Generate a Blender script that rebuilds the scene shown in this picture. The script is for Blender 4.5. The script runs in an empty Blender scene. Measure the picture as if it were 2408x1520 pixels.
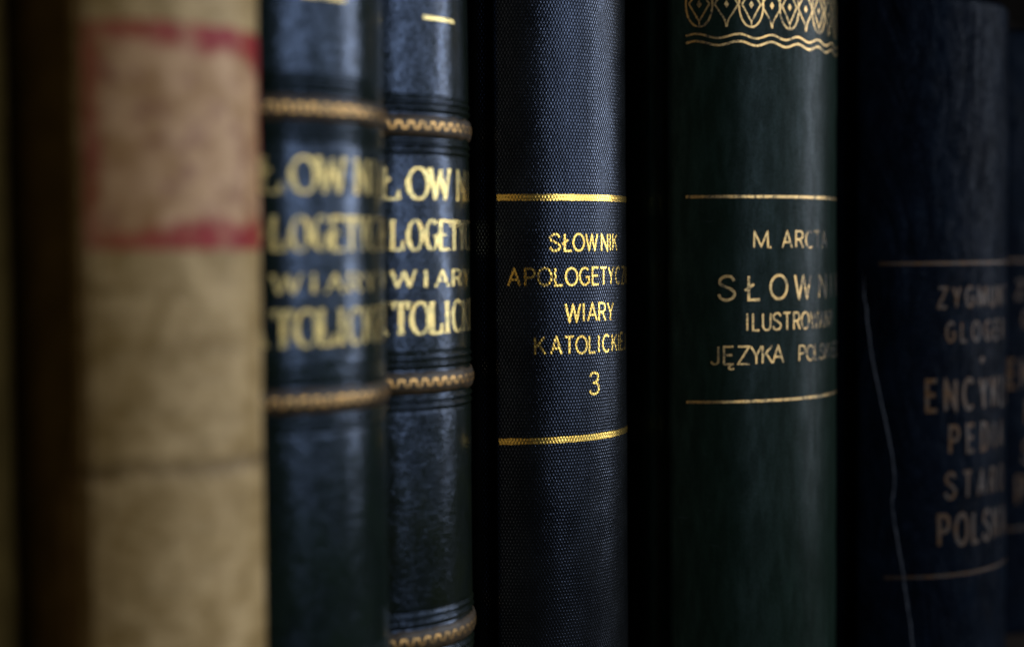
import bpy, math, random
from math import sin, cos, radians, pi, sqrt, atan2, exp
from mathutils import Vector, Matrix, noise

random.seed(5)
sc = bpy.context.scene
COL = sc.collection

# ------------------------------------------------------------------ camera
cam_d = bpy.data.cameras.new('camera')
cam = bpy.data.objects.new('camera', cam_d)
COL.objects.link(cam)
FWD = Vector((0.74823042, 0.66197836, -0.0439988))
RIGHT = Vector((0.66262005, -0.74895572, 0.0))
UP = RIGHT.cross(FWD)
CAM_ROLL = radians(-0.45)
r_ = RIGHT * cos(CAM_ROLL) + UP * sin(CAM_ROLL)
u_ = -RIGHT * sin(CAM_ROLL) + UP * cos(CAM_ROLL)
m = Matrix((r_, u_, -FWD)).transposed().to_4x4()
m.translation = Vector((-0.36, -0.34, 0.15))
cam.matrix_world = m
cam_d.sensor_width = 36.0
cam_d.lens = 36.0 * 3860.0 / 2407.0
cam_d.clip_start = 0.01
cam_d.clip_end = 50.0
cam_d.dof.use_dof = True
cam_d.dof.focus_distance = 0.465
cam_d.dof.aperture_fstop = 4.6
cam_d.dof.aperture_blades = 0
sc.camera = cam

# ------------------------------------------------------------------ light
world = bpy.data.worlds.new('World')
sc.world = world
world.use_nodes = True
bg = world.node_tree.nodes['Background']
bg.inputs['Color'].default_value = (0.55, 0.5, 0.42, 1)
bg.inputs['Strength'].default_value = 0.004

def area(name, az, dist, w, h, zc, power, color, aim_z=None):
    """window-sized lamp in front of the shelf; az = degrees right of the shelf normal"""
    l = bpy.data.lights.new(name, 'AREA')
    l.shape = 'RECTANGLE'
    l.size = w
    l.size_y = h
    l.energy = power
    l.color = color
    o = bpy.data.objects.new(name, l)
    COL.objects.link(o)
    a = radians(az)
    o.location = (dist * sin(a), -0.06 - dist * cos(a), zc)
    tgt = Vector((0, -0.06, zc if aim_z is None else aim_z))
    d = tgt - Vector(o.location)
    o.rotation_euler = d.to_track_quat('-Z', 'Y').to_euler()
    return o

WIN = (0.82, 0.89, 1.0)
area('window_light', -2, 1.35, 0.24, 1.12, 0.575, 5.5, WIN)
area('window_light', 55, 1.35, 0.34, 1.12, 0.575, 10.5, WIN)
area('window_light', 23, 1.40, 0.95, 1.12, 0.575, 7.0, WIN)
area('left_fill_light', -66, 1.6, 0.8, 1.2, 0.35, 0.8, (1.0, 0.80, 0.52))  # warm fill added to brighten the cream book's left strip, no visible source

sc.view_settings.view_transform = 'Standard'
sc.view_settings.look = 'None'
sc.view_settings.exposure = 0.0
sc.view_settings.gamma = 1.0
sc.view_settings.use_curve_mapping = False
sc.render.engine = 'CYCLES'
sc.cycles.use_denoising = True
sc.cycles.max_bounces = 6

# ------------------------------------------------------------------ materials
class NT:
    def __init__(s, name):
        s.m = bpy.data.materials.new(name)
        s.m.use_nodes = True
        s.t = s.m.node_tree
        s.t.nodes.clear()
        s.out = s.n('ShaderNodeOutputMaterial')
    def n(s, typ, **kw):
        nd = s.t.nodes.new(typ)
        for k, v in kw.items():
            setattr(nd, k, v)
        return nd
    def l(s, a, b):
        s.t.links.new(a, b)
    def val(s, sock, v):
        if isinstance(v, (int, float)) or isinstance(v, tuple):
            sock.default_value = v
        else:
            s.l(v, sock)
    def math(s, op, a, b=0.0, c=None, clamp=False):
        nd = s.n('ShaderNodeMath', operation=op, use_clamp=clamp)
        s.val(nd.inputs[0], a)
        s.val(nd.inputs[1], b)
        if c is not None:
            s.val(nd.inputs[2], c)
        return nd.outputs[0]
    def uv(s):
        """surface coordinates in millimetres: u round the spine, v up"""
        tc = s.n('ShaderNodeUVMap')
        sep = s.n('ShaderNodeSeparateXYZ')
        s.l(tc.outputs[0], sep.inputs[0])
        return (s.math('MULTIPLY', sep.outputs[0], 1000.0),
                s.math('MULTIPLY', sep.outputs[1], 1000.0))
    def vec(s, u, v, su=1.0, sv=1.0, w=0.0):
        c = s.n('ShaderNodeCombineXYZ')
        s.val(c.inputs[0], s.math('MULTIPLY', u, su))
        s.val(c.inputs[1], s.math('MULTIPLY', v, sv))
        c.inputs[2].default_value = w
        return c.outputs[0]
    def noise(s, v, scale, detail=3.0, rough=0.55, dist=0.0):
        nd = s.n('ShaderNodeTexNoise')
        s.l(v, nd.inputs['Vector'])
        nd.inputs['Scale'].default_value = scale
        nd.inputs['Detail'].default_value = detail
        nd.inputs['Roughness'].default_value = rough
        nd.inputs['Distortion'].default_value = dist
        return nd.outputs['Fac']
    def voro(s, v, scale, feature='F1', rnd=1.0):
        nd = s.n('ShaderNodeTexVoronoi', feature=feature)
        s.l(v, nd.inputs['Vector'])
        nd.inputs['Scale'].default_value = scale
        nd.inputs['Randomness'].default_value = rnd
        return nd.outputs['Distance']
    def ramp(s, f, lo, hi, a=0.0, b=1.0):
        nd = s.n('ShaderNodeMapRange', clamp=True)
        s.l(f, nd.inputs[0])
        nd.inputs[1].default_value = lo
        nd.inputs[2].default_value = hi
        s.val(nd.inputs[3], a)
        s.val(nd.inputs[4], b)
        return nd.outputs[0]
    def mix(s, f, a, b):
        nd = s.n('ShaderNodeMix', data_type='RGBA')
        s.val(nd.inputs[0], f)
        for sock, v in ((nd.inputs[6], a), (nd.inputs[7], b)):
            if isinstance(v, tuple):
                sock.default_value = (v[0], v[1], v[2], 1.0)
            else:
                s.l(v, sock)
        return nd.outputs[2]
    def bump(s, h, strength, dist, prev=None):
        nd = s.n('ShaderNodeBump')
        nd.inputs['Strength'].default_value = strength
        nd.inputs['Distance'].default_value = dist
        s.l(h, nd.inputs['Height'])
        if prev is not None:
            s.l(prev, nd.inputs['Normal'])
        return nd.outputs[0]
    def bsdf(s, color, rough, metallic=0.0, spec=0.5, tint=None, normal=None, link=True, sheen=0.0, sheen_tint=(1,1,1)):
        b = s.n('ShaderNodeBsdfPrincipled')
        if isinstance(color, tuple):
            b.inputs['Base Color'].default_value = (color[0], color[1], color[2], 1)
        else:
            s.l(color, b.inputs['Base Color'])
        s.val(b.inputs['Roughness'], rough)
        s.val(b.inputs['Metallic'], metallic)
        s.val(b.inputs['Specular IOR Level'], spec)
        if tint:
            b.inputs['Specular Tint'].default_value = (tint[0], tint[1], tint[2], 1)
        if sheen:
            b.inputs['Sheen Weight'].default_value = sheen
            b.inputs['Sheen Roughness'].default_value = 0.4
            b.inputs['Sheen Tint'].default_value = (*sheen_tint, 1)
        if normal is not None:
            s.l(normal, b.inputs['Normal'])
        if link:
            s.l(b.outputs[0], s.out.inputs[0])
        return b.outputs[0]


def weave_height(s, u, v, pu=0.94, pv=1.84):
    """buckram: staggered thread bumps, a little irregular"""
    w = s.noise(s.vec(u, v), 0.55, 2.0)
    uu = s.math('ADD', u, s.math('MULTIPLY', w, 0.5))
    w2 = s.noise(s.vec(u, v, 1, 1, 7.0), 0.35, 2.0)
    vv = s.math('ADD', v, s.math('MULTIPLY', w2, 0.5))
    a = s.math('SINE', s.math('MULTIPLY', uu, 2 * pi / pu))
    b = s.math('SINE', s.math('MULTIPLY', vv, 2 * pi / pv))
    p = s.math('MULTIPLY', a, b)
    # thread rows
    c = s.math('ABSOLUTE', b)
    h = s.math('ADD', s.math('MULTIPLY', p, 0.75), s.math('MULTIPLY', c, 0.15))
    j = s.noise(s.vec(u, v, 1, 1, 3.0), 1.3, 2.0)
    return s.math('MULTIPLY', h, s.ramp(j, 0.25, 0.7, 0.55, 1.25))


def m_buckram():
    s = NT('black_buckram_cloth')
    u, v = s.uv()
    h = weave_height(s, u, v)
    big = s.noise(s.vec(u, v), 0.06, 3.0)
    col = s.mix(s.ramp(big, 0.35, 0.7), (0.003, 0.0032, 0.003), (0.006, 0.0065, 0.006))
    nrm = s.bump(h, 0.8, 0.00005)
    crown = s.ramp(h, -0.05, 0.60)          # thread crowns polished by handling, gaps dull
    rub_or_shade = s.ramp(s.noise(s.vec(u, v, 1.6, 0.5, 14.0), 0.10, 4.0, 0.6), 0.3, 0.7, 0.65, 1.3)
    rg = s.math('ADD', s.ramp(crown, 0, 1, 0.36, 0.14), s.ramp(big, 0.3, 0.7, 0.0, 0.06))
    sp = s.math('MULTIPLY', s.ramp(crown, 0, 1, 0.04, 1.15), rub_or_shade)
    s.bsdf(col, rg, spec=sp, tint=(0.53, 0.66, 1.0), normal=nrm)
    return s.m


def m_twill():
    s = NT('dark_green_twill_cloth')
    u, v = s.uv()
    w = s.noise(s.vec(u, v), 0.4, 2.0)
    d = s.math('ADD', s.math('MULTIPLY', u, 1.0), s.math('MULTIPLY', v, 1.7))
    d = s.math('ADD', d, s.math('MULTIPLY', w, 0.5))
    a = s.math('SINE', s.math('MULTIPLY', d, 2 * pi / 1.1))
    b = s.math('SINE', s.math('MULTIPLY', v, 2 * pi / 0.62))
    j = s.noise(s.vec(u, v, 1, 1, 2.0), 1.6, 3.0)
    h = s.math('ADD', s.math('MULTIPLY', a, 0.5), s.math('MULTIPLY', b, 0.25))
    h = s.math('ADD', h, s.math('MULTIPLY', j, 0.9))
    streak = s.noise(s.vec(u, v, 0.45, 0.09, 4.0), 0.8, 5.0, 0.65)
    blot = s.noise(s.vec(u, v, 1, 0.6, 9.0), 0.09, 4.0, 0.6)
    f = s.math('MULTIPLY', s.ramp(streak, 0.4, 0.75), s.ramp(blot, 0.35, 0.65, 0.45, 0.85))
    scr = s.ramp(s.noise(s.vec(u, v, 0.25, 1.6, 12.0), 0.55, 5.0, 0.7), 0.655, 0.73)
    col = s.mix(f, (0.0045, 0.0095, 0.006), (0.010, 0.021, 0.0155))
    col = s.mix(s.math('MULTIPLY', scr, 0.35), col, (0.05, 0.055, 0.06))
    nrm = s.bump(h, 0.5, 0.00004)
    s.bsdf(col, s.ramp(f, 0, 1, 0.33, 0.26), spec=s.math('MULTIPLY', s.math('MULTIPLY', s.ramp(j, 0.3, 0.7, 0.4, 1.3), s.ramp(a, -1, 1, 0.45, 1.35)), s.ramp(f, 0, 1, 0.08, 0.19)), tint=(0.66, 0.88, 1.0), normal=nrm)
    return s.m


def m_leather(name, c1, c2, rough=(0.30, 0.42), grain=1.3, spec=0.58, wrinkle=0.0):
    s = NT(name)
    u, v = s.uv()
    vec = s.vec(u, v)
    g = s.voro(vec, grain, 'SMOOTH_F1')
    g2 = s.noise(vec, grain * 0.95, 4.0, 0.65)
    wr = s.noise(s.vec(u, v, 0.6, 1.8, 3.0), 0.45, 4.0, 0.6, 0.6)
    big = s.noise(s.vec(u, v, 1, 0.8, 5.0), 0.10, 4.0, 0.6)
    h = s.math('ADD', s.math('MULTIPLY', g, -0.8), s.math('MULTIPLY', g2, 0.7))
    h = s.math('ADD', h, s.math('MULTIPLY', wr, 1.1))
    col = s.mix(s.ramp(big, 0.35, 0.68), c1, c2)
    nrm = s.bump(h, 0.7, 0.00008)
    nrm = s.bump(big, 0.5, 0.0005, nrm)
    if wrinkle:
        wk = s.noise(s.vec(u, v, 1.0, 0.35, 21.0), 0.06, 3.0, 0.55, 1.2)
        nrm = s.bump(wk, 0.8, wrinkle, nrm)
    pol = s.noise(s.vec(u, v, 1.2, 0.8, 17.0), 0.28, 5.0, 0.7)
    pol = s.math('MULTIPLY', s.ramp(pol, 0.34, 0.66, 0.35, 1.2), s.ramp(g2, 0.38, 0.66, 0.30, 1.7))
    s.bsdf(col, s.ramp(big, 0.3, 0.7, rough[1], rough[0]), spec=s.math('MULTIPLY', pol, spec), tint=(0.47, 0.63, 1.0), normal=nrm)
    return s.m


def m_band():
    s = NT('worn_brown_leather')
    u, v = s.uv()
    n1 = s.noise(s.vec(u, v), 0.9, 4.0, 0.65)
    n2 = s.noise(s.vec(u, v, 1, 1, 4.0), 0.22, 3.0)
    col = s.mix(s.ramp(n1, 0.35, 0.7), (0.010, 0.007, 0.003), (0.085, 0.047, 0.016))
    col = s.mix(s.ramp(n2, 0.45, 0.7, 0, 0.5), col, (0.012, 0.010, 0.007))
    s.bsdf(col, 0.5, spec=0.4, normal=s.bump(n1, 0.6, 0.0002))
    return s.m


def m_gold(name, col, dark, wear_lo, wear_hi, rough=0.34, weave=False, blot=0.35, rub_or_shade=None):
    """gilt foil, worn through in specks to the binding below"""
    s = NT(name)
    u, v = s.uv()
    vec = s.vec(u, v)
    if weave:
        h = weave_height(s, u, v)
        nrm = s.bump(h, 0.45, 0.00007)
        pit = s.ramp(h, -0.25, 0.15)
    else:
        h = s.noise(vec, 2.6, 3.0)
        nrm = s.bump(h, 0.7, 0.00016)
        pit = None
    n1 = s.noise(s.vec(u, v, 1, 1, 6.0), 1.7, 4.0, 0.7)
    n2 = s.noise(s.vec(u, v, 1, 1, 8.0), blot, 3.0, 0.6)
    k = s.math('ADD', s.math('MULTIPLY', n1, 0.55), s.math('MULTIPLY', n2, 0.45))
    if rub_or_shade:                                  # painted dimming of the foil past where the reflected window light ends
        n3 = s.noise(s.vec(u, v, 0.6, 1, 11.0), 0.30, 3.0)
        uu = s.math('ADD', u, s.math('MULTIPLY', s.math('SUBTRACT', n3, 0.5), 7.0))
        k = s.math('SUBTRACT', k, s.ramp(uu, rub_or_shade[0], rub_or_shade[1], 0.0, rub_or_shade[2]))
    f = s.ramp(k, wear_lo, wear_hi)
    if pit is not None:
        f = s.math('MULTIPLY', f, s.ramp(pit, 0, 1, 0.68, 1.0))
    tone = s.mix(s.ramp(n2, 0.3, 0.7), col, tuple(c * k2 for c, k2 in zip(col, (0.85, 0.74, 0.6))))
    g = s.bsdf(tone, rough, metallic=1.0, normal=nrm, link=False)
    d = s.bsdf(dark, 0.5, spec=0.35, normal=nrm, link=False)
    mx = s.n('ShaderNodeMixShader')
    s.l(f, mx.inputs[0]); s.l(d, mx.inputs[1]); s.l(g, mx.inputs[2])
    s.l(mx.outputs[0], s.out.inputs[0])
    return s.m


def m_vellum():
    s = NT('old_cream_vellum')
    u, v = s.uv()
    vec = s.vec(u, v)
    a = s.noise(vec, 0.11, 4.0, 0.6, 0.4)
    b = s.noise(s.vec(u, v, 0.35, 1.5, 3.0), 0.16, 4.0, 0.65)
    c = s.noise(s.vec(u, v, 1, 1, 9.0), 0.35, 4.0, 0.65)
    col = s.mix(s.ramp(a, 0.38, 0.62), (0.29, 0.185, 0.064), (0.48, 0.330, 0.150))
    col = s.mix(s.ramp(b, 0.46, 0.64, 0, 0.6), col, (0.20, 0.12, 0.033))
    col = s.mix(s.ramp(c, 0.52, 0.75, 0, 0.55), col, (0.54, 0.40, 0.20))
    # one dirty crease right across the spine
    lump = s.noise(s.vec(u, v, 1, 0.2, 5.0), 0.16, 3.0)
    line = s.math('ADD', v, s.math('MULTIPLY', lump, 5.0))
    line = s.math('ABSOLUTE', s.math('SUBTRACT', line, 110.6))
    cr = s.math('MULTIPLY', s.ramp(line, 0.3, 2.4, 0.8, 0.0), s.ramp(lump, 0.3, 0.6, 0.45, 1.0))
    col = s.mix(cr, col, (0.11, 0.065, 0.022))
    jo = s.math('MULTIPLY', s.ramp(u, -31.5, -29.0, 1.0, 0.0), s.ramp(b, 0.3, 0.6, 0.45, 0.8))
    col = s.mix(jo, col, (0.17, 0.10, 0.035))
    h = s.math('ADD', s.math('MULTIPLY', a, 1.0), s.math('MULTIPLY', c, 0.5))
    h = s.math('SUBTRACT', h, s.math('MULTIPLY', cr, 0.7))
    s.bsdf(col, 0.55, spec=0.3, normal=s.bump(h, 0.7, 0.0012))
    return s.m


def m_label(u0, u1, v0, v1):
    s = NT('rubbed_red_label')
    u, v = s.uv()
    vec = s.vec(u, v)
    a = s.noise(vec, 0.13, 4.0, 0.6, 0.3)
    b = s.noise(s.vec(u, v, 1, 1, 4.0), 0.20, 4.0, 0.6)
    c = s.noise(s.vec(u, v, 1, 1, 8.0), 0.35, 3.0, 0.6)
    col = s.mix(s.ramp(a, 0.40, 0.60), (0.36, 0.195, 0.078), (0.53, 0.32, 0.165))
    col = s.mix(s.ramp(b, 0.50, 0.66, 0, 0.8), col, (0.225, 0.085, 0.052))
    col = s.mix(s.ramp(c, 0.58, 0.75, 0, 0.45), col, (0.58, 0.38, 0.26))
    du = s.math('MINIMUM', s.math('SUBTRACT', u, u0), s.math('SUBTRACT', u1, u))
    dv = s.math('MINIMUM', s.math('SUBTRACT', v, v0), s.math('SUBTRACT', v1, v))
    de = s.math('MINIMUM', s.math('MULTIPLY', du, 1.1), dv)
    # red survives along the edges, more on the right-hand side
    width = s.math('ADD', s.math('MULTIPLY', s.ramp(b, 0.35, 0.7), 3.0), s.ramp(u, u0 + 4, u0 + 24, 1.7, 3.8))
    e = s.math('SUBTRACT', width, de)
    e = s.math('ADD', e, s.ramp(s.math('SUBTRACT', u1, u), 3.0, 9.0, 2.5, 0.0))
    red = s.ramp(e, -1.6, 0.9, 0.0, 1.0)
    side = s.ramp(u, u0 + 3, u0 + 22, 0.6, 1.0)
    hole = s.ramp(s.noise(s.vec(u, v, 1.0, 0.15, 2.0), 0.17, 2.0), 0.34, 0.48, 0.45, 1.0)
    red = s.math('MULTIPLY', red, s.math('MULTIPLY', side, hole))
    redc = s.mix(s.ramp(c, 0.3, 0.7), (0.21, 0.006, 0.006), (0.33, 0.016, 0.012))
    col = s.mix(red, col, redc)
    s.bsdf(col, 0.55, spec=0.3, normal=s.bump(a, 0.5, 0.0006))
    return s.m


def m_plain(name, c1, c2, rough=0.55, scale=60.0, spec=0.4, bumpd=0.0004):
    s = NT(name)
    tc = s.n('ShaderNodeTexCoord')
    n1 = s.noise(tc.outputs['Object'], scale, 5.0, 0.6)
    col = s.mix(s.ramp(n1, 0.3, 0.7), c1, c2)
    s.bsdf(col, rough, spec=spec, normal=s.bump(n1, 0.5, bumpd))
    return s.m


def m_pages():
    s = NT('page_edges')
    tc = s.n('ShaderNodeTexCoord')
    mp = s.n('ShaderNodeMapping')
    mp.inputs['Scale'].default_value = (4000, 30, 30)
    s.l(tc.outputs['Object'], mp.inputs[0])
    n1 = s.noise(mp.outputs[0], 1.0, 2.0)
    n2 = s.noise(tc.outputs['Object'], 25, 3.0)
    col = s.mix(n1, (0.34, 0.27, 0.17), (0.56, 0.47, 0.33))
    col = s.mix(s.ramp(n2, 0.4, 0.7, 0, 0.5), col, (0.25, 0.17, 0.09))
    s.bsdf(col, 0.8, spec=0.2, normal=s.bump(n1, 0.4, 0.0003))
    return s.m


M_BUCK = m_buckram()
M_TWILL = m_twill()
M_LEA1 = m_leather('green_black_leather', (0.0035, 0.0065, 0.004), (0.0075, 0.013, 0.009), (0.17, 0.27), 0.7)
M_LEA2 = m_leather('black_green_grained_leather', (0.0035, 0.0055, 0.003), (0.0085, 0.0115, 0.006), (0.17, 0.27), 1.25)
M_NAVY = m_leather('cracked_navy_leather', (0.001, 0.0018, 0.0035), (0.0022, 0.0045, 0.0090), (0.44, 0.55), 0.8, 0.033, wrinkle=0.0025)
M_BROWN = m_leather('dark_brown_leather', (0.040, 0.026, 0.007), (0.075, 0.050, 0.014), (0.45, 0.6), 0.9, 0.10)
M_BAND = m_band()
M_GOLD = m_gold('bright_gilt', (1.0, 0.70, 0.17), (0.02, 0.014, 0.008), 0.26, 0.40, 0.26, weave=True)
M_GOLD_OLD = m_gold('pale_old_gilt', (0.84, 0.69, 0.30), (0.045, 0.036, 0.010), 0.38, 0.50, 0.25)
M_GOLD_BAND = m_gold('coppery_gilt', (0.80, 0.50, 0.19), (0.06, 0.036, 0.014), 0.38, 0.52, 0.34)
M_GOLD_ART = m_gold('brassy_gilt', (0.66, 0.47, 0.21), (0.02, 0.016, 0.010), 0.40, 0.54, 0.28)
M_GOLD_ART_SHADE = m_gold('brassy_gilt_flank_shade', (0.66, 0.47, 0.21), (0.02, 0.016, 0.010), 0.39, 0.53, 0.28, rub_or_shade=(-6.0, 2.0, 0.11))  # light fall-off on the right flank painted into the gilt
M_GOLD_OLD_DULL = m_gold('dull_old_gilt', (0.60, 0.49, 0.20), (0.04, 0.032, 0.010), 0.40, 0.54, 0.30)
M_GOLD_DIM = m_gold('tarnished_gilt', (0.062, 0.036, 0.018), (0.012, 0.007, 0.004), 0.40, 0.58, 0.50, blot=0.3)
M_VELLUM = m_vellum()
M_PAGES = m_pages()
M_BOARD_DARK = m_plain('black_cloth_board', (0.004, 0.004, 0.004), (0.009, 0.009, 0.009), 0.6, 400, 0.25)
M_BOARD_BROWN = m_plain('dark_brown_board', (0.10, 0.066, 0.016), (0.19, 0.125, 0.036), 0.7, 90, 0.2)
M_WOOD = m_plain('dark_stained_wood', (0.008, 0.005, 0.003), (0.020, 0.012, 0.007), 0.5, 12, 0.3)
M_CREASE = m_plain('scuffed_leather_edge', (0.018, 0.022, 0.032), (0.075, 0.085, 0.11), 0.6, 120, 0.3)


# ------------------------------------------------------------------ object helpers
def tag(o, label=None, cat=None, group=None, kind=None):
    if label: o['label'] = label
    if cat: o['category'] = cat
    if group: o['group'] = group
    if kind: o['kind'] = kind
    return o


def mesh_obj(name, verts, faces, mat, parent=None, uvs=None, smooth=True):
    me = bpy.data.meshes.new(name)
    me.from_pydata([tuple(v) for v in verts], [], faces)
    if uvs is not None:
        lay = me.uv_layers.new(name='UVMap')
        for p in me.polygons:
            for li in p.loop_indices:
                lay.data[li].uv = uvs[me.loops[li].vertex_index]
    if smooth:
        me.polygons.foreach_set('use_smooth', [True] * len(me.polygons))
    me.materials.append(mat)
    me.update()
    o = bpy.data.objects.new(name, me)
    COL.objects.link(o)
    if parent is not None:
        o.parent = parent
    return o


MM = 0.001


class Spine:
    """Cross-section and surface of one rounded spine. u = arc length (mm) from
    the centre line, v = height above the shelf (mm); local x right, y into the shelf."""
    def __init__(s, R, phimax, height, prof=None, wob=0.12, seed=0, strip=16.0, groove=0.9, strip_fn=None, cap=0.0, jfn=None, board_y=6.0):
        s.jfn = jfn; s.board_y = board_y
        s.R = R; s.pm = radians(phimax); s.H = height; s.prof = prof
        s.wob = wob; s.seed = seed; s.strip = strip; s.groove = groove
        s.strip_fn = strip_fn; s.cap = cap
        s.hc = R * sin(s.pm); s.ye = R * (1 - cos(s.pm)); s.um = R * s.pm
    def dr(s, u, v):
        d = s.prof(v) if s.prof else 0.0
        if s.wob:
            p = Vector((u * 0.045, v * 0.03, s.seed * 7.3))
            q = Vector((u * 0.16, v * 0.12, s.seed * 3.1 + 5))
            d += s.wob * (noise.noise(p) * 1.0 + 0.35 * noise.noise(q))
        if s.cap:
            e = s.H - v
            if e < s.cap:
                t = 1 - e / s.cap
                d -= s.cap * 0.8 * (1 - sqrt(max(0, 1 - t * t)))
        return d
    def pt(s, u, v, off=0.0, dr=None):
        """mm in local space"""
        ph = u / s.R
        d = s.dr(u, v) if dr is None else dr
        r = s.R + d + off
        return Vector((r * sin(ph), s.R - r * cos(ph), v)) * MM
    def build(s, name, mat, parent, extra_rows=()):
        rows = [i * s.H / 120 for i in range(121)]
        rows = sorted(set([round(r, 3) for r in rows] + [round(r, 3) for r in extra_rows if 0 < r < s.H]))
        nu = 64
        us = [-s.um + 2 * s.um * i / nu for i in range(nu + 1)]
        verts, uvs, faces = [], [], []
        jl = [(-0.15, 0.8), (-s.groove, 2.2), (-s.groove * 1.15, 3.4), (-s.groove * 0.6, 4.8), (0.25, 6.4), (0.45, 7.6), (0.45, 1.0)]
        W = len(us) + 2 * len(jl)
        for v in rows:
            st = s.strip_fn(v) if s.strip_fn else s.strip
            jk = s.jfn(v) if s.jfn else 1.0
            c0 = s.dr(-s.um, v); c1 = s.dr(s.um, v)
            def joint(sg, dd):
                out = []
                for i, (dx, dy) in enumerate(jl):
                    if i == len(jl) - 1:
                        y = s.ye + 7.6 * jk + st
                    else:
                        y = s.ye + dy * jk
                    k = dd * max(0, 1 - dy / 5.0) if i < len(jl) - 1 else 0
                    out.append((sg * (s.hc + dx + k), y))
                return out
            L = joint(-1, c0 * sin(s.pm)); Rr = joint(1, c1 * sin(s.pm))
            ul = -s.um
            pts = []
            for i in range(len(L) - 1, -1, -1):
                pts.append((L[i], -s.um - (L[i][1] - s.ye)))
            for (x, y), uu in pts:
                verts.append(Vector((x, y, v)) * MM); uvs.append((uu * MM, v * MM))
            for uu in us:
                verts.append(s.pt(uu, v)); uvs.append((uu * MM, v * MM))
            for (x, y) in Rr:
                verts.append(Vector((x, y, v)) * MM); uvs.append(((s.um + y - s.ye) * MM, v * MM))
        for j in range(len(rows) - 1):
            for i in range(W - 1):
                a = j * W + i
                faces.append((a, a + 1, a + W + 1, a + W))
        o = mesh_obj(name, verts, faces, mat, parent, uvs)
        md = o.modifiers.new('Solidify', 'SOLIDIFY')
        md.thickness = 0.0009
        md.offset = -1.0
        return o


def cover_board(sp, side, H, depth, mat, parent, th=2.6):
    """one board of the cover, its edges eased"""
    x1 = side * (sp.hc + 0.1); x0 = side * (sp.hc + 0.1 - th)
    xa, xb = min(x0, x1), max(x0, x1)
    y0, y1 = sp.ye + sp.board_y, sp.ye + depth
    b = 0.5
    ring = [(xa + b, y0), (xb - b, y0), (xb, y0 + b), (xb, y1 - b), (xb - b, y1), (xa + b, y1), (xa, y1 - b), (xa, y0 + b)]
    verts, faces = [], []
    levels = [(0.0, 0.4), (0.4, 0.0), (H - 0.4, 0.0), (H, 0.4)]
    cx, cy = (xa + xb) / 2, (y0 + y1) / 2
    for z, ins in levels:
        for (x, y) in ring:
            sx = 1 - ins / ((xb - xa) / 2); sy = 1 - ins / ((y1 - y0) / 2)
            verts.append(Vector((cx + (x - cx) * sx, cy + (y - cy) * sy, z)) * MM)
    n = len(ring)
    for k in range(len(levels) - 1):
        for i in range(n):
            a = k * n + i; c = k * n + (i + 1) % n
            faces.append((a, c, c + n, a + n))
    faces.append(tuple(range(n - 1, -1, -1)))
    faces.append(tuple((len(levels) - 1) * n + i for i in range(n)))
    return mesh_obj('cover_board', verts, faces, mat, parent, smooth=False)


def page_block(sp, H, depth, parent):
    sq = 3.0
    n = 16
    w = sp.hc - 3.1
    ring = []
    for i in range(n + 1):
        a = -sp.pm * 0.86 + 2 * sp.pm * 0.86 * i / n
        r = sp.R - 2.4
        x = r * sin(a)
        x = max(-w, min(w, x))
        ring.append((x, sp.R - r * cos(a)))
    yb = sp.ye + depth - 3.5
    for i in range(n + 1):
        t = 1 - 2 * i / n
        ring.append((w * t, yb - 4.0 * (1 - t * t)))
    verts, faces = [], []
    m_ = len(ring)
    for z in (sq, H - sq):
        for (x, y) in ring:
            verts.append(Vector((x, y, z)) * MM)
    for i in range(m_):
        c = (i + 1) % m_
        faces.append((i, c, c + m_, i + m_))
    faces.append(tuple(range(m_ - 1, -1, -1)))
    faces.append(tuple(range(m_, 2 * m_)))
    return mesh_obj('page_block', verts, faces, M_PAGES, parent, smooth=False)


# ---- foil work: strokes laid on the curved surface -----------------------------
def resample(pts, step):
    out = [pts[0]]
    for a, b in zip(pts, pts[1:]):
        L = math.hypot(b[0] - a[0], b[1] - a[1])
        n = max(1, int(math.ceil(L / step)))
        for i in range(1, n + 1):
            t = i / n
            out.append((a[0] + (b[0] - a[0]) * t, a[1] + (b[1] - a[1]) * t))
    return out


def catmull(pts, n=6):
    P = [pts[0]] + list(pts) + [pts[-1]]
    out = []
    for i in range(1, len(P) - 2):
        p0, p1, p2, p3 = P[i - 1], P[i], P[i + 1], P[i + 2]
        for k in range(n):
            t = k / n
            out.append(tuple(0.5 * (2 * p1[d] + (p2[d] - p0[d]) * t + (2 * p0[d] - 5 * p1[d] + 4 * p2[d] - p3[d]) * t * t
                             + (3 * p1[d] - p0[d] - 3 * p2[d] + p3[d]) * t ** 3) for d in (0, 1)))
    out.append(P[-2])
    return out


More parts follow.
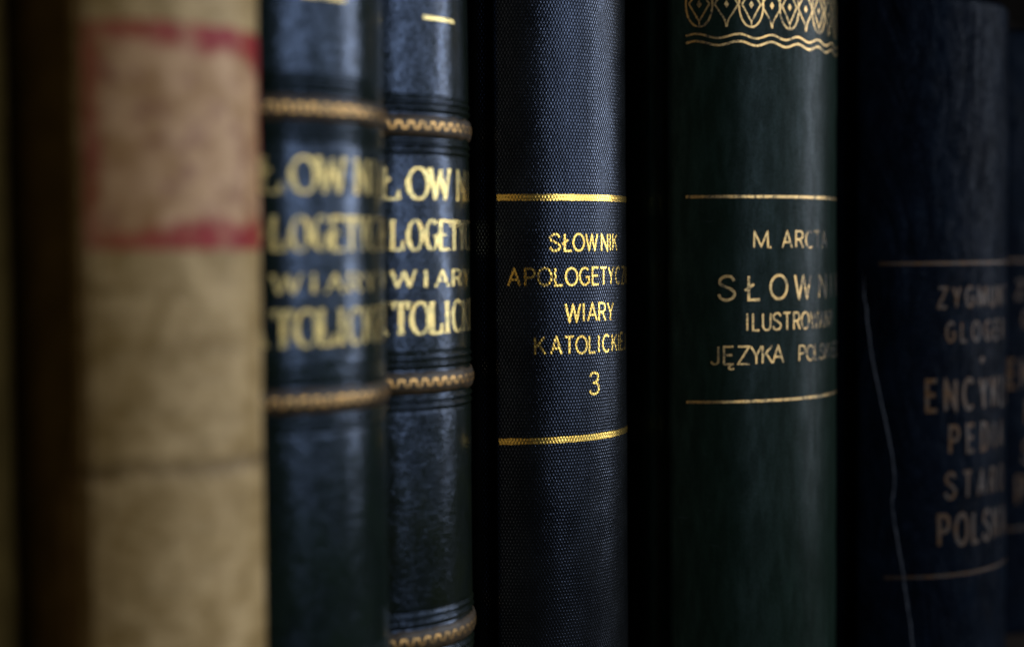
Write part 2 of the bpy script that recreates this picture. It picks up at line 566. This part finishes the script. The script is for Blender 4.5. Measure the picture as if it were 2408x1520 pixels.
class Foil:
    def __init__(s, surf):
        s.surf = surf          # function (u, v, off) -> Vector
        s.v, s.uv, s.f = [], [], []
        s.k = 0
    def ribbon(s, pts, width, step=0.5, closed=False, wf=None, jit=0.0):
        """pts in mm (u, v); width mm or wf(dx, dy) -> width"""
        pts = resample(pts, step)
        if closed and pts[0] == pts[-1]:
            pts = pts[:-1]
        n = len(pts)
        if n < 2: return
        off = 0.035 + 0.004 * (s.k % 12)
        s.k += 1
        base = len(s.v)
        for i, p in enumerate(pts):
            if closed:
                a, b = pts[i - 1], pts[(i + 1) % n]
            else:
                a, b = pts[max(0, i - 1)], pts[min(n - 1, i + 1)]
            dx, dy = b[0] - a[0], b[1] - a[1]
            L = math.hypot(dx, dy) or 1.0
            dx /= L; dy /= L
            # mitre
            if (closed or 0 < i < n - 1):
                q = pts[i]
                d1 = (q[0] - a[0], q[1] - a[1]); d2 = (b[0] - q[0], b[1] - q[1])
                l1 = math.hypot(*d1) or 1; l2 = math.hypot(*d2) or 1
                c = (d1[0] * d2[0] + d1[1] * d2[1]) / (l1 * l2)
                dx, dy = d1[0] / l1 + d2[0] / l2, d1[1] / l1 + d2[1] / l2
                L = math.hypot(dx, dy) or 1.0
                dx /= L; dy /= L
                mit = min(1.5, 1.0 / max(0.4, sqrt(max(0.0, (1 + c) / 2))))
            else:
                mit = 1.0
            w = (wf(dx, dy) if wf else width) * 0.5 * mit
            if jit:
                w *= 1 + jit * noise.noise(Vector((p[0] * 1.7, p[1] * 1.7, s.k * 1.3)))
            for sg in (1, -1):
                uu, vv = p[0] - dy * w * sg, p[1] + dx * w * sg
                s.v.append(s.surf(uu, vv, off)); s.uv.append((uu * MM, vv * MM))
        rng = n if closed else n - 1
        for i in range(rng):
            a = base + 2 * i; b = base + 2 * ((i + 1) % n)
            s.f.append((a, a + 1, b + 1, b))
    def patch(s, poly):
        """small convex filled shape"""
        off = 0.035 + 0.004 * (s.k % 12); s.k += 1
        base = len(s.v)
        for (u, v) in poly:
            s.v.append(s.surf(u, v, off)); s.uv.append((u * MM, v * MM))
        s.f.append(tuple(range(base, base + len(poly)))[::-1])
    def build(s, name, mat, parent):
        return mesh_obj(name, s.v, s.f, mat, parent, s.uv, smooth=False)


def arc(cx, cy, rx, ry, a0, a1, n=18):
    return [(cx + rx * cos(radians(a0 + (a1 - a0) * i / n)), cy + ry * sin(radians(a0 + (a1 - a0) * i / n))) for i in range(n + 1)]


# glyphs: cap height 1; width, list of strokes
def glyphs():
    G = {}
    G['A'] = (0.66, [[(0, 0), (0.33, 1), (0.66, 0)], [(0.13, 0.34), (0.53, 0.34)]])
    G['C'] = (0.68, [arc(0.36, 0.5, 0.36, 0.5, 48, 312, 24)])
    G['D'] = (0.62, [[(0, 0), (0, 1), (0.26, 1)] + arc(0.26, 0.5, 0.36, 0.5, 80, -80, 14) + [(0.26, 0), (0, 0)]])
    G['E'] = (0.50, [[(0.50, 1), (0, 1), (0, 0), (0.50, 0)], [(0, 0.52), (0.43, 0.52)]])
    G['\u0118'] = (0.50, G['E'][1] + [catmull([(0.42, 0.0), (0.28, -0.12), (0.26, -0.24), (0.38, -0.30), (0.52, -0.24)])])
    G['G'] = (0.70, [arc(0.36, 0.5, 0.36, 0.5, 48, 300, 22) + [(0.66, 0.16), (0.66, 0.46), (0.42, 0.46)]])
    G['I'] = (0.06, [[(0.03, 0), (0.03, 1)]])
    G['J'] = (0.40, [[(0.38, 1), (0.38, 0.24)] + arc(0.19, 0.22, 0.19, 0.22, 0, -165, 10)])
    G['K'] = (0.58, [[(0, 0), (0, 1)], [(0.56, 1), (0.02, 0.40)], [(0.20, 0.60), (0.58, 0)]])
    G['L'] = (0.46, [[(0, 1), (0, 0), (0.46, 0)]])
    G['\u0141'] = (0.46, [[(0, 1), (0, 0), (0.46, 0)], [(-0.16, 0.40), (0.22, 0.66)]])
    G['M'] = (0.84, [[(0, 0), (0.03, 1), (0.42, 0.08), (0.81, 1), (0.84, 0)]])
    G['N'] = (0.60, [[(0, 0), (0, 1), (0.60, 0), (0.60, 1)]])
    G['O'] = (0.76, [arc(0.38, 0.5, 0.38, 0.5, 0, 360, 30)])
    G['P'] = (0.54, [[(0, 0), (0, 1), (0.28, 1)] + arc(0.28, 0.735, 0.26, 0.265, 85, -85, 12) + [(0.28, 0.47), (0.0, 0.47)]])
    G['R'] = (0.56, [[(0, 0), (0, 1), (0.28, 1)] + arc(0.28, 0.75, 0.25, 0.25, 85, -85, 12) + [(0.28, 0.50), (0.0, 0.50)], [(0.28, 0.50), (0.56, 0)]])
    G['S'] = (0.62, [catmull([(x * 1.1, y) for x, y in [(0.53, 0.80), (0.42, 0.97), (0.20, 0.98), (0.04, 0.84), (0.06, 0.66), (0.24, 0.54), (0.44, 0.43), (0.55, 0.26), (0.46, 0.07), (0.24, 0.0), (0.06, 0.08), (0.0, 0.24)]])])
    G['T'] = (0.58, [[(0, 1), (0.58, 1)], [(0.29, 1), (0.29, 0)]])
    G['U'] = (0.58, [[(0, 1), (0, 0.28)] + arc(0.29, 0.28, 0.29, 0.28, 180, 360, 14) + [(0.58, 1)]])
    G['W'] = (0.92, [[(0, 1), (0.23, 0), (0.46, 0.96), (0.69, 0), (0.92, 1)]])
    G['Y'] = (0.60, [[(0, 1), (0.30, 0.46), (0.60, 1)], [(0.30, 0.46), (0.30, 0)]])
    G['Z'] = (0.62, [[(0.02, 1), (0.62, 1), (0, 0), (0.62, 0)]])
    G['3'] = (0.54, [catmull([(0.02, 0.82), (0.12, 0.97), (0.30, 1.0), (0.46, 0.90), (0.47, 0.70), (0.36, 0.56), (0.22, 0.53), (0.40, 0.49), (0.53, 0.34), (0.50, 0.12), (0.32, 0.0), (0.12, 0.02), (0.0, 0.18)])])
    G['.'] = (0.10, [[(0.0, 0.05), (0.10, 0.05)]])
    G[' '] = (0.45, [])
    return G


GL = glyphs()


def title_line(surf, text, c0, c1, v0, h, weight, mat, parent, wx=1.0, serif=False, anchors=None, jit=0.12):
    """text with the centre of its first letter at u=c0 and of its last at u=c1, baseline v0, cap height h.
    anchors: letter index -> u centre, interpolated between."""
    ws = [GL[c][0] * h * wx for c in text]
    n = len(text)
    cen = []
    if anchors:
        ks = sorted(anchors)
        for i in range(n):
            if i <= ks[0]:
                a, b = ks[0], ks[1]
            elif i >= ks[-1]:
                a, b = ks[-2], ks[-1]
            else:
                a = max(k for k in ks if k <= i); b = min(k for k in ks if k > i)
            cen.append(anchors[a] + (anchors[b] - anchors[a]) * (i - a) / (b - a))
    else:
        nat = [0.0]
        for i in range(1, n):
            nat.append(nat[-1] + (ws[i] + ws[i - 1]) / 2)
        track = ((c1 - c0) - nat[-1]) / max(1, n - 1)
        cen = [c0 + nat[i] + track * i for i in range(n)]
    F = Foil(surf)
    for c, w, cu in zip(text, ws, cen):
        dv = random.uniform(-1, 1) * 0.012 * h
        for st in GL[c][1]:
            pts = [(cu - w / 2 + x * h * wx, v0 + dv + y * h) for (x, y) in st]
            closed = len(pts) > 4 and abs(pts[0][0] - pts[-1][0]) < 1e-6 and abs(pts[0][1] - pts[-1][1]) < 1e-6
            if serif:
                thick, thin = weight
                curved = len(pts) > 12
                def wf(dx, dy, thick=thick, thin=thin):
                    # broad-pen contrast: verticals and falling diagonals heavy
                    k = abs(dy) ** 1.3
                    if dx * dy > 0 and abs(dx) > 0.2: k *= 0.45
                    return (thin + (thick - thin) * k) * h
                # straight polylines: one ribbon per segment keeps the heavy/light change crisp
                if not curved:
                    for a, b in zip(pts, pts[1:]):
                        F.ribbon([a, b], 0, 0.5, wf=wf, jit=jit)
                else:
                    F.ribbon(pts, 0, 0.4, closed=closed, wf=wf, jit=jit)
                # serifs where strokes end on the base or cap line
                ends = [pts[0], pts[-1]] + ([p for p in pts[1:-1] if abs(p[1] - v0 - dv) < 1e-6 or abs(p[1] - v0 - dv - h) < 1e-6] if not curved and c in 'NLEDPRM' else [])
                if not closed and c not in 'OCGS3':
                    for e in ends:
                        for yy in (0.0, 1.0):
                            if abs(e[1] - (v0 + dv + yy * h)) < 0.02 * h:
                                yo = e[1] + (0.03 if yy == 0 else -0.03) * h
                                F.ribbon([(e[0] - 0.115 * h, yo), (e[0] + 0.115 * h, yo)], thin * h * 1.2, 0.4)
                if c in 'T' and abs(pts[0][1] - pts[-1][1]) < 1e-6:
                    for e in (pts[0], pts[-1]):
                        F.ribbon([(e[0], e[1]), (e[0], e[1] - 0.22 * h)], thin * h * 1.3, 0.4)
                if c in 'L\u0141' and len(pts) == 3:
                    e = pts[-1]
                    F.ribbon([(e[0], e[1]), (e[0] + 0.05 * h, e[1] + 0.30 * h)], thin * h * 1.5, 0.4)
            else:
                F.ribbon(pts, weight * h, 0.4, closed=closed, jit=jit)
    return F.build('title_lettering', mat, parent)


def rule(surf, u0, u1, v0, width, mat, parent, name='gilt_rule', bow=None):
    F = Foil(surf)
    n = int(abs(u1 - u0) / 0.5)
    pts = [(u0 + (u1 - u0) * i / n, v0 + (bow(u0 + (u1 - u0) * i / n) if bow else 0)) for i in range(n + 1)]
    F.ribbon(pts, width, 0.5, jit=0.15)
    return F.build(name, mat, parent)


def make_book(name, loc, yaw, sp, spine_mat, board_mat, depth, label, group=None, rows=(), spine_name='spine'):
    e = bpy.data.objects.new(name, None)
    COL.objects.link(e)
    e.empty_display_size = 0.02
    e.location = (loc[0], loc[1], 0.0)
    e.rotation_euler = (0, 0, radians(yaw))
    tag(e, label, 'book', group)
    s = sp.build(spine_name, spine_mat, e, rows)
    for sd in (-1, 1):
        cover_board(sp, sd, sp.H, depth, board_mat, e)
    page_block(sp, sp.H, depth, e)
    return e, s


# ------------------------------------------------------------------ the setting
def box(name, lo, hi, mat, kind=None, bev=0.0015):
    x0, y0, z0 = lo; x1, y1, z1 = hi
    v = [(x0, y0, z0), (x1, y0, z0), (x1, y1, z0), (x0, y1, z0), (x0, y0, z1), (x1, y0, z1), (x1, y1, z1), (x0, y1, z1)]
    f = [(3, 2, 1, 0), (4, 5, 6, 7), (0, 1, 5, 4), (1, 2, 6, 5), (2, 3, 7, 6), (3, 0, 4, 7)]
    o = mesh_obj(name, v, f, mat, smooth=False)
    b = o.modifiers.new('Bevel', 'BEVEL'); b.width = bev; b.segments = 2
    if kind: o['kind'] = kind
    return o


box('shelf', (-0.75, -0.135, -0.022), (0.95, 0.13, 0.0), M_WOOD, 'structure')
box('unseen_upper_shelf', (-0.75, -0.135, 0.292), (0.95, 0.13, 0.314), M_WOOD, 'structure')  # unseen board added above to keep light off the back wall
box('back_wall', (-0.75, 0.132, -0.022), (0.95, 0.145, 0.34), M_WOOD, 'structure')

# ------------------------------------------------------------------ far-left brown book
sp = Spine(26, 57, 236, wob=0.2, seed=1)
make_book('book', (-0.1989, -0.0611), 10.84, sp, M_BROWN, M_BOARD_BROWN, 130,
          'brown leather book at the far left edge, only a blurred sliver of its spine showing')

# ------------------------------------------------------------------ cream vellum book with red label
def cream_strip(v):
    # the vellum reaches further over the board low down
    t = max(0.0, min(1.0, (v - 96) / 22.0))
    t = t * t * (3 - 2 * t)
    return 2.8 + (0.3 - 2.8) * t + 0.2 * noise.noise(Vector((v * 0.08, 1.0, 2.0)))
def cream_joint(v):
    t = max(0.0, min(1.0, (v - 96) / 24.0))
    t = t * t * (3 - 2 * t)
    return 1.0 - 0.66 * t
sp = Spine(25, 62, 238, wob=0.35, seed=2, strip_fn=cream_strip, groove=-0.35, jfn=cream_joint, board_y=1.2)
cream, cs = make_book('book', (-0.1551, -0.0818), 3.3, sp, M_VELLUM, M_BOARD_BROWN, 140,
                      'cream vellum book with a rubbed red label on its flat stained spine')
# label piece
LU0, LU1, LV0, LV1 = -27.0, 22.5, 150.8, 194.6
vs, uvs, fs = [], [], []
nu, nv = 60, 50
for j in range(nv + 1):
    for i in range(nu + 1):
        u = LU0 + (LU1 - LU0) * i / nu; v = LV0 + (LV1 - LV0) * j / nv
        eu = min(u - LU0, LU1 - u, v - LV0, LV1 - v)
        if eu < 0.01:
            k = 0.35 * noise.noise(Vector((u * 0.3, v * 0.3, 3)))
            u += k * 0.7; v += k
        vs.append(sp.pt(u, v, 0.10)); uvs.append((u * MM, v * MM))
for j in range(nv):
    for i in range(nu):
        a = j * (nu + 1) + i
        fs.append((a, a + 1, a + nu + 2, a + nu + 1))
mesh_obj('title_label', vs, fs, m_label(LU0, LU1, LV0, LV1), cs, uvs)

# ------------------------------------------------------------------ two leather volumes with raised bands
BANDS = (181.9, 116.75, 50.6)
def gs(d, c, s): return exp(-((d - c) / s) ** 2)
def blind(v):
    """blind-tooled fillets either side of each band"""
    t = 0.0
    for b in BANDS:
        d = abs(v - b)
        if d < 10:
            t += 0.34 * gs(d, 4.4, 0.55) + 0.28 * gs(d, 6.3, 0.55)
            t -= 0.22 * gs(d, 3.3, 0.5) + 0.28 * gs(d, 5.35, 0.38) + 0.22 * gs(d, 7.3, 0.40)
    return t
band_rows = []
for b in BANDS:
    k = -9.0
    while k <= 9.0:
        band_rows.append(b + k); k += 0.18


def leather_volume(name, loc, yaw, R, pm, mat, label, seed, dash, shift):
    sp = Spine(R, pm, 240, prof=blind, wob=0.16, seed=seed)
    e, s = make_book(name, loc, yaw, sp, mat, M_BOARD_DARK, 150, label, 'matching leather volumes with raised bands', band_rows)
    surf = lambda u, v, off: sp.pt(u, v, off)
    for b in BANDS:
        vs, uvs, fs = [], [], []
        nb, nu = 18, 64
        HB = 2.8
        def bandr(v, b=b):
            d = (v - b) / HB
            return 1.0 * (max(0.0, 1 - d * d)) ** 0.6 - 0.15
        for j in range(nb + 1):
            v = b - HB + 2 * HB * j / nb
            for i in range(nu + 1):
                u = -sp.um * 1.01 + 2.02 * sp.um * i / nu
                wob = 0.14 * noise.noise(Vector((u * 0.25, b, seed * 2.0))) + 0.06 * noise.noise(Vector((u * 0.9, b, seed * 5.0)))
                vs.append(sp.pt(u, v + 3 * wob, bandr(v) * (1 + wob), dr=0.0)); uvs.append((u * MM, v * MM))
        for j in range(nb):
            for i in range(nu):
                a = j * (nu + 1) + i
                fs.append((a, a + 1, a + nu + 2, a + nu + 1))
        bo = mesh_obj('raised_band', vs, fs, M_BAND, e, uvs)
        F = Foil(lambda u, v, off: sp.pt(u, v, bandr(v) + off + 0.07, dr=0.0))
        per = 3.3
        u = -sp.um + 1.0
        pts = []
        k = 0
        while u < sp.um - 1.0:
            hi = 0.85 if k % 2 == 0 else -0.75
            pts += [(u, b + hi * 0.6), (u + 0.28, b + hi), (u + per / 2 - 0.42, b + hi), (u + per / 2 - 0.14, b + hi * 0.6)]
            u += per / 2
            k += 1
        F.ribbon(pts, 0.52, 0.4, jit=0.35)
        F.build('gilt_chain', M_GOLD_BAND, bo)
    gold = M_GOLD_OLD if seed == 4 else M_GOLD_OLD_DULL
    tsurf = lambda u, v, off: sp.pt(u + shift, v, off)
    ser = (0.19, 0.075)
    title_line(tsurf, 'S\u0141OWNIK', 0, 0, 163.3, 7.8, ser, gold, s, 1.02, True,
               anchors={0: -26.5, 1: -18.2, 2: -10.4, 3: -3.0, 4: 7.4, 5: 13.4, 6: 20.5})
    title_line(tsurf, 'APOLOGETYCZNEJ', 0, 0, 150.5, 7.5, (0.165, 0.065), gold, s, 0.72, True,
               anchors={0: -31.0, 2: -22.4, 3: -16.6, 4: -11.5, 5: -6.2, 6: -1.7, 7: 2.8, 8: 7.4, 9: 12.0, 10: 16.6, 13: 28.0})
    title_line(tsurf, 'WIARY', 0, 0, 141.1, 4.1, (0.27, 0.09), gold, s, 1.75, True,
               anchors={0: -14.9, 1: -8.4, 2: -2.6, 3: 4.0, 4: 10.4})
    title_line(tsurf, 'KATOLICKIEJ', 0, 0, 129.2, 8.0, ser, gold, s, 0.86, True,
               anchors={0: -29.0, 1: -22.4, 2: -15.8, 3: -10.2, 4: -4.9, 5: -0.8, 6: 4.0, 7: 9.6, 8: 13.6, 9: 16.6, 10: 20.4})
    rule(tsurf, dash[0], dash[1], 209.3 if seed == 4 else 206.9, 0.95, gold, s)
    return e


leather_volume('book', (-0.1077, -0.065), 0.5, 34, 48.5, M_LEA1,
               'green-black leather volume with raised bands and gilt title, touching the cream book', 3, (-10.4, 1.8), 1.07)
leather_volume('book', (-0.0561, -0.0465), 1.0, 30, 59, M_LEA2,
               'grained black leather volume with raised bands, set back beside the volume marked 3', 4, (-8.4, 4.0), 3.58)

# ------------------------------------------------------------------ the volume in focus, black buckram
sp3 = Spine(32, 61, 240, wob=0.13, seed=6)
b3, s3 = make_book('book', (0.006, -0.0513), 1.28, sp3, M_BUCK, M_BOARD_DARK, 150,
                   'black woven cloth book in sharp focus with bright gilt title ending in 3')
surf3 = lambda u, v, off: sp3.pt(u, v, off)
rule(surf3, -33.6, 33.6, 164.75, 1.75, M_GOLD, s3)
rule(surf3, -33.6, 33.6, 97.5, 1.75, M_GOLD, s3, bow=lambda u: 0.010 * u)
WT = 0.13
title_line(surf3, 'S\u0141OWNIK', 0, 0, 149.95, 4.65, WT, M_GOLD, s3, 1.02,
           anchors={0: -17.4, 1: -13.4, 2: -10.0, 3: -5.3, 4: 0.1, 5: 2.9, 6: 5.7})
title_line(surf3, 'APOLOGETYCZNEJ', 0, 0, 140.4, 4.75, WT, M_GOLD, s3, 1.02,
           anchors={0: -29.0, 1: -24.6, 2: -20.4, 3: -16.3, 4: -12.4, 5: -8.0, 6: -3.9, 7: -0.5, 8: 3.3, 9: 7.8, 10: 12.2, 13: 24.0})
title_line(surf3, 'WIARY', 0, 0, 130.2, 5.0, WT, M_GOLD, s3, 1.02,
           anchors={0: -12.0, 1: -8.4, 2: -5.2, 3: -1.1, 4: 2.9})
title_line(surf3, 'KATOLICKIEJ', 0, 0, 121.3, 4.75, WT, M_GOLD, s3, 1.02,
           anchors={0: -21.9, 1: -17.2, 2: -13.2, 3: -9.2, 4: -5.3, 5: -2.7, 6: 0.7, 7: 5.2, 8: 8.0, 9: 10.6, 10: 14.0})
title_line(surf3, '3', -4.5, -4.5, 109.6, 6.0, 0.115, M_GOLD, s3, 1.12)

# ------------------------------------------------------------------ green twill dictionary
sp4 = Spine(45.5, 61, 246, wob=0.25, seed=8)
b4, s4 = make_book('book', (0.0758, -0.0765), -2.8, sp4, M_TWILL, M_BOARD_DARK, 165,
                   'thick dark green twill book with gilt lattice ornament and wavy lines at the top')
surf4 = lambda u, v, off: sp4.pt(u, v, off)
rule(surf4, -43.4, 43.4, 165.6, 0.85, M_GOLD_ART, s4)
rule(surf4, -43.4, 43.4, 104.7, 0.85, M_GOLD_ART, s4)
WA = 0.115
title_line(surf4, 'M.ARCTA', 0, 0, 150.3, 5.0, WA, M_GOLD_ART_SHADE, s4, 1.12,
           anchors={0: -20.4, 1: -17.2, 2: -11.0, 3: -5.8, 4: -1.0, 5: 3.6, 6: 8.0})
title_line(surf4, 'S\u0141OWNIK', 0, 0, 135.0, 7.1, WA, M_GOLD_ART_SHADE, s4, 1.12,
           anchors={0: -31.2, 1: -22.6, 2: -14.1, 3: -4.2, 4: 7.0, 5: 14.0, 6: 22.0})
title_line(surf4, 'ILUSTROWANY', 0, 0, 125.8, 5.0, WA, M_GOLD_ART_SHADE, s4, 0.92,
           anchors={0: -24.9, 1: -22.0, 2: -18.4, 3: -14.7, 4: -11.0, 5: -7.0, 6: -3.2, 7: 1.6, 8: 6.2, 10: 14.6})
title_line(surf4, 'J\u0118ZYKA', 0, 0, 115.9, 5.2, WA, M_GOLD_ART_SHADE, s4, 1.12,
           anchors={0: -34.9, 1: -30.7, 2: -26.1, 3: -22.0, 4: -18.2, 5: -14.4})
title_line(surf4, 'POLSKIEGO', 0, 0, 116.1, 4.5, WA, M_GOLD_ART_SHADE, s4, 1.12,
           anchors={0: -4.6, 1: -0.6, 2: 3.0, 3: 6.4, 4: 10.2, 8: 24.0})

# ornament: a lattice of pointed lozenges and ovals over two wavy lines
F = Foil(surf4)
dots = [-39.3, -31.2, -23.5, -16.6, -9.9, -2.8, 4.4, 11.6, 18.8, 26.0, 33.2]
cv = 222.1
for i, du in enumerate(dots):
    F.patch([(du - 0.75, cv), (du, cv - 1.15), (du + 0.75, cv), (du, cv + 1.15)])
    oval = (i % 2 == 0)
    hw = 3.0 if oval else 3.55
    tip = 4.9 if oval else 6.7
    for sg in (1, -1):
        if oval:
            lo = [(du - hw, cv + 0.1), (du - hw * 0.62, cv - sg * 1.8), (du - hw * 0.22, cv - sg * 3.9), (du, cv - sg * tip)]
            hi = [(du + hw, cv + 0.1), (du + hw * 0.62, cv - sg * 1.8), (du + hw * 0.22, cv - sg * 3.9), (du, cv - sg * tip)]
        else:
            lo = [(du - hw, cv), (du - hw * 0.55, cv - sg * 2.4), (du - hw * 0.18, cv - sg * 4.4), (du, cv - sg * tip)]
            hi = [(du + hw, cv), (du + hw * 0.55, cv - sg * 2.4), (du + hw * 0.18, cv - sg * 4.4), (du, cv - sg * tip)]
        F.ribbon(catmull(lo), 0.48, 0.4, jit=0.4)
        F.ribbon(catmull(hi), 0.48, 0.4, jit=0.4)
    if oval:
        F.ribbon(arc(du, cv, 3.9, 6.55, 0, 360, 40), 0.55, 0.4, closed=True, jit=0.4)
        F.ribbon([(du, cv - tip), (du, cv - 6.5)], 0.4, 0.4)
        F.ribbon([(du, cv + tip), (du, cv + 6.5)], 0.4, 0.4)
F.build('gilt_lattice', M_GOLD_ART, s4)
crests = [-52.0, -40.3, -27.2, -16.6, -6.5, 3.7, 13.9, 24.1, 34.3, 44.5]
for dv, wd in ((212.85, 0.60), (210.75, 0.66)):
    pts = []
    for a, b in zip(crests, crests[1:]):
        for k in range(24):
            u = a + (b - a) * k / 24
            if -43.4 < u < 43.4:
                pts.append((u, dv + 0.62 * cos(2 * pi * k / 24)))
    F = Foil(surf4)
    F.ribbon(pts, wd, 0.5, jit=0.25)
    F.build('gilt_wavy_line', M_GOLD_ART, s4)

# ------------------------------------------------------------------ two navy encyclopaedia volumes
def encyclopaedia(loc, yaw, label, seed, crease):
    sp = Spine(49, 59, 233.0, wob=0.55, seed=seed, cap=2.5, groove=1.4)
    e, s = make_book('book', loc, yaw, sp, M_NAVY, M_BOARD_DARK, 160, label, 'navy encyclopaedia volumes')
    surf = lambda u, v, off: sp.pt(u, v, off)
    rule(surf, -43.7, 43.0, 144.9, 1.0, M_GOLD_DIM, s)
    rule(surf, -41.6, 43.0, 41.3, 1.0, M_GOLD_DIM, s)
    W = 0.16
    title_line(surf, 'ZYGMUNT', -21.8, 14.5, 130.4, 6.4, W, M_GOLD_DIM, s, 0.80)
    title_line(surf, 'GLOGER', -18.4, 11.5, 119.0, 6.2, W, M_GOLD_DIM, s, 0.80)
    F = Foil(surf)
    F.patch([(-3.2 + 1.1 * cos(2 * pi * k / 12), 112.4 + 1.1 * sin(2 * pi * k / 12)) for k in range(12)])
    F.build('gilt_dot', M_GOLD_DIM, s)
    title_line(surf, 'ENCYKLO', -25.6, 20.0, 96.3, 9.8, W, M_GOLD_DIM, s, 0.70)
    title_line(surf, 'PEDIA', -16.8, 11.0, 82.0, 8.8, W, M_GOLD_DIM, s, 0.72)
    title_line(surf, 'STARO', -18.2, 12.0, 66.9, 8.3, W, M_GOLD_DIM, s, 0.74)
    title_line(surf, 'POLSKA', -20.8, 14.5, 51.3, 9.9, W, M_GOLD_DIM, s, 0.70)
    if crease:
        # split leather: a raised torn lip wandering down the left shoulder
        path = catmull([(-48.4, 141.0), (-48.0, 133.0), (-45.6, 113.5), (-39.6, 84.0), (-38.4, 74), (-39.0, 65.0), (-37.0, 52), (-35.2, 41), (-32.2, 19.0), (-30.6, 0.5)], 12)
        path = resample(path, 1.0)
        vs, fs = [], []
        prof = [(-0.5, -0.05), (-0.28, 0.22), (0.0, 0.34), (0.3, 0.2), (0.55, -0.05)]
        for i, (u, v) in enumerate(path):
            u += 0.25 * noise.noise(Vector((v * 0.25, 4, 1)))
            k = 0.62 + 0.75 * noise.noise(Vector((v * 0.07, 9, 2))) + 0.35 * noise.noise(Vector((v * 0.33, 5, 2)))
            k = max(0.12, k)
            k *= min(1.0, i / 25.0 + 0.15)
            for (a, hgt) in prof:
                vs.append(sp.pt(u + a * k, v, hgt * k))
        for i in range(len(path) - 1):
            for j in range(len(prof) - 1):
                a = i * len(prof) + j
                fs.append((a, a + 1, a + len(prof) + 1, a + len(prof)))
        mesh_obj('crease', vs, fs, M_CREASE, s)
    return e


encyclopaedia((0.1598, -0.0941), -4.11, 'navy leather book with a pale crack running down its spine and dull gilt title', 11, True)
encyclopaedia((0.2638, -0.0741), -4.11, 'dark navy book at the far right edge, only the first letters of its title showing', 12, False)
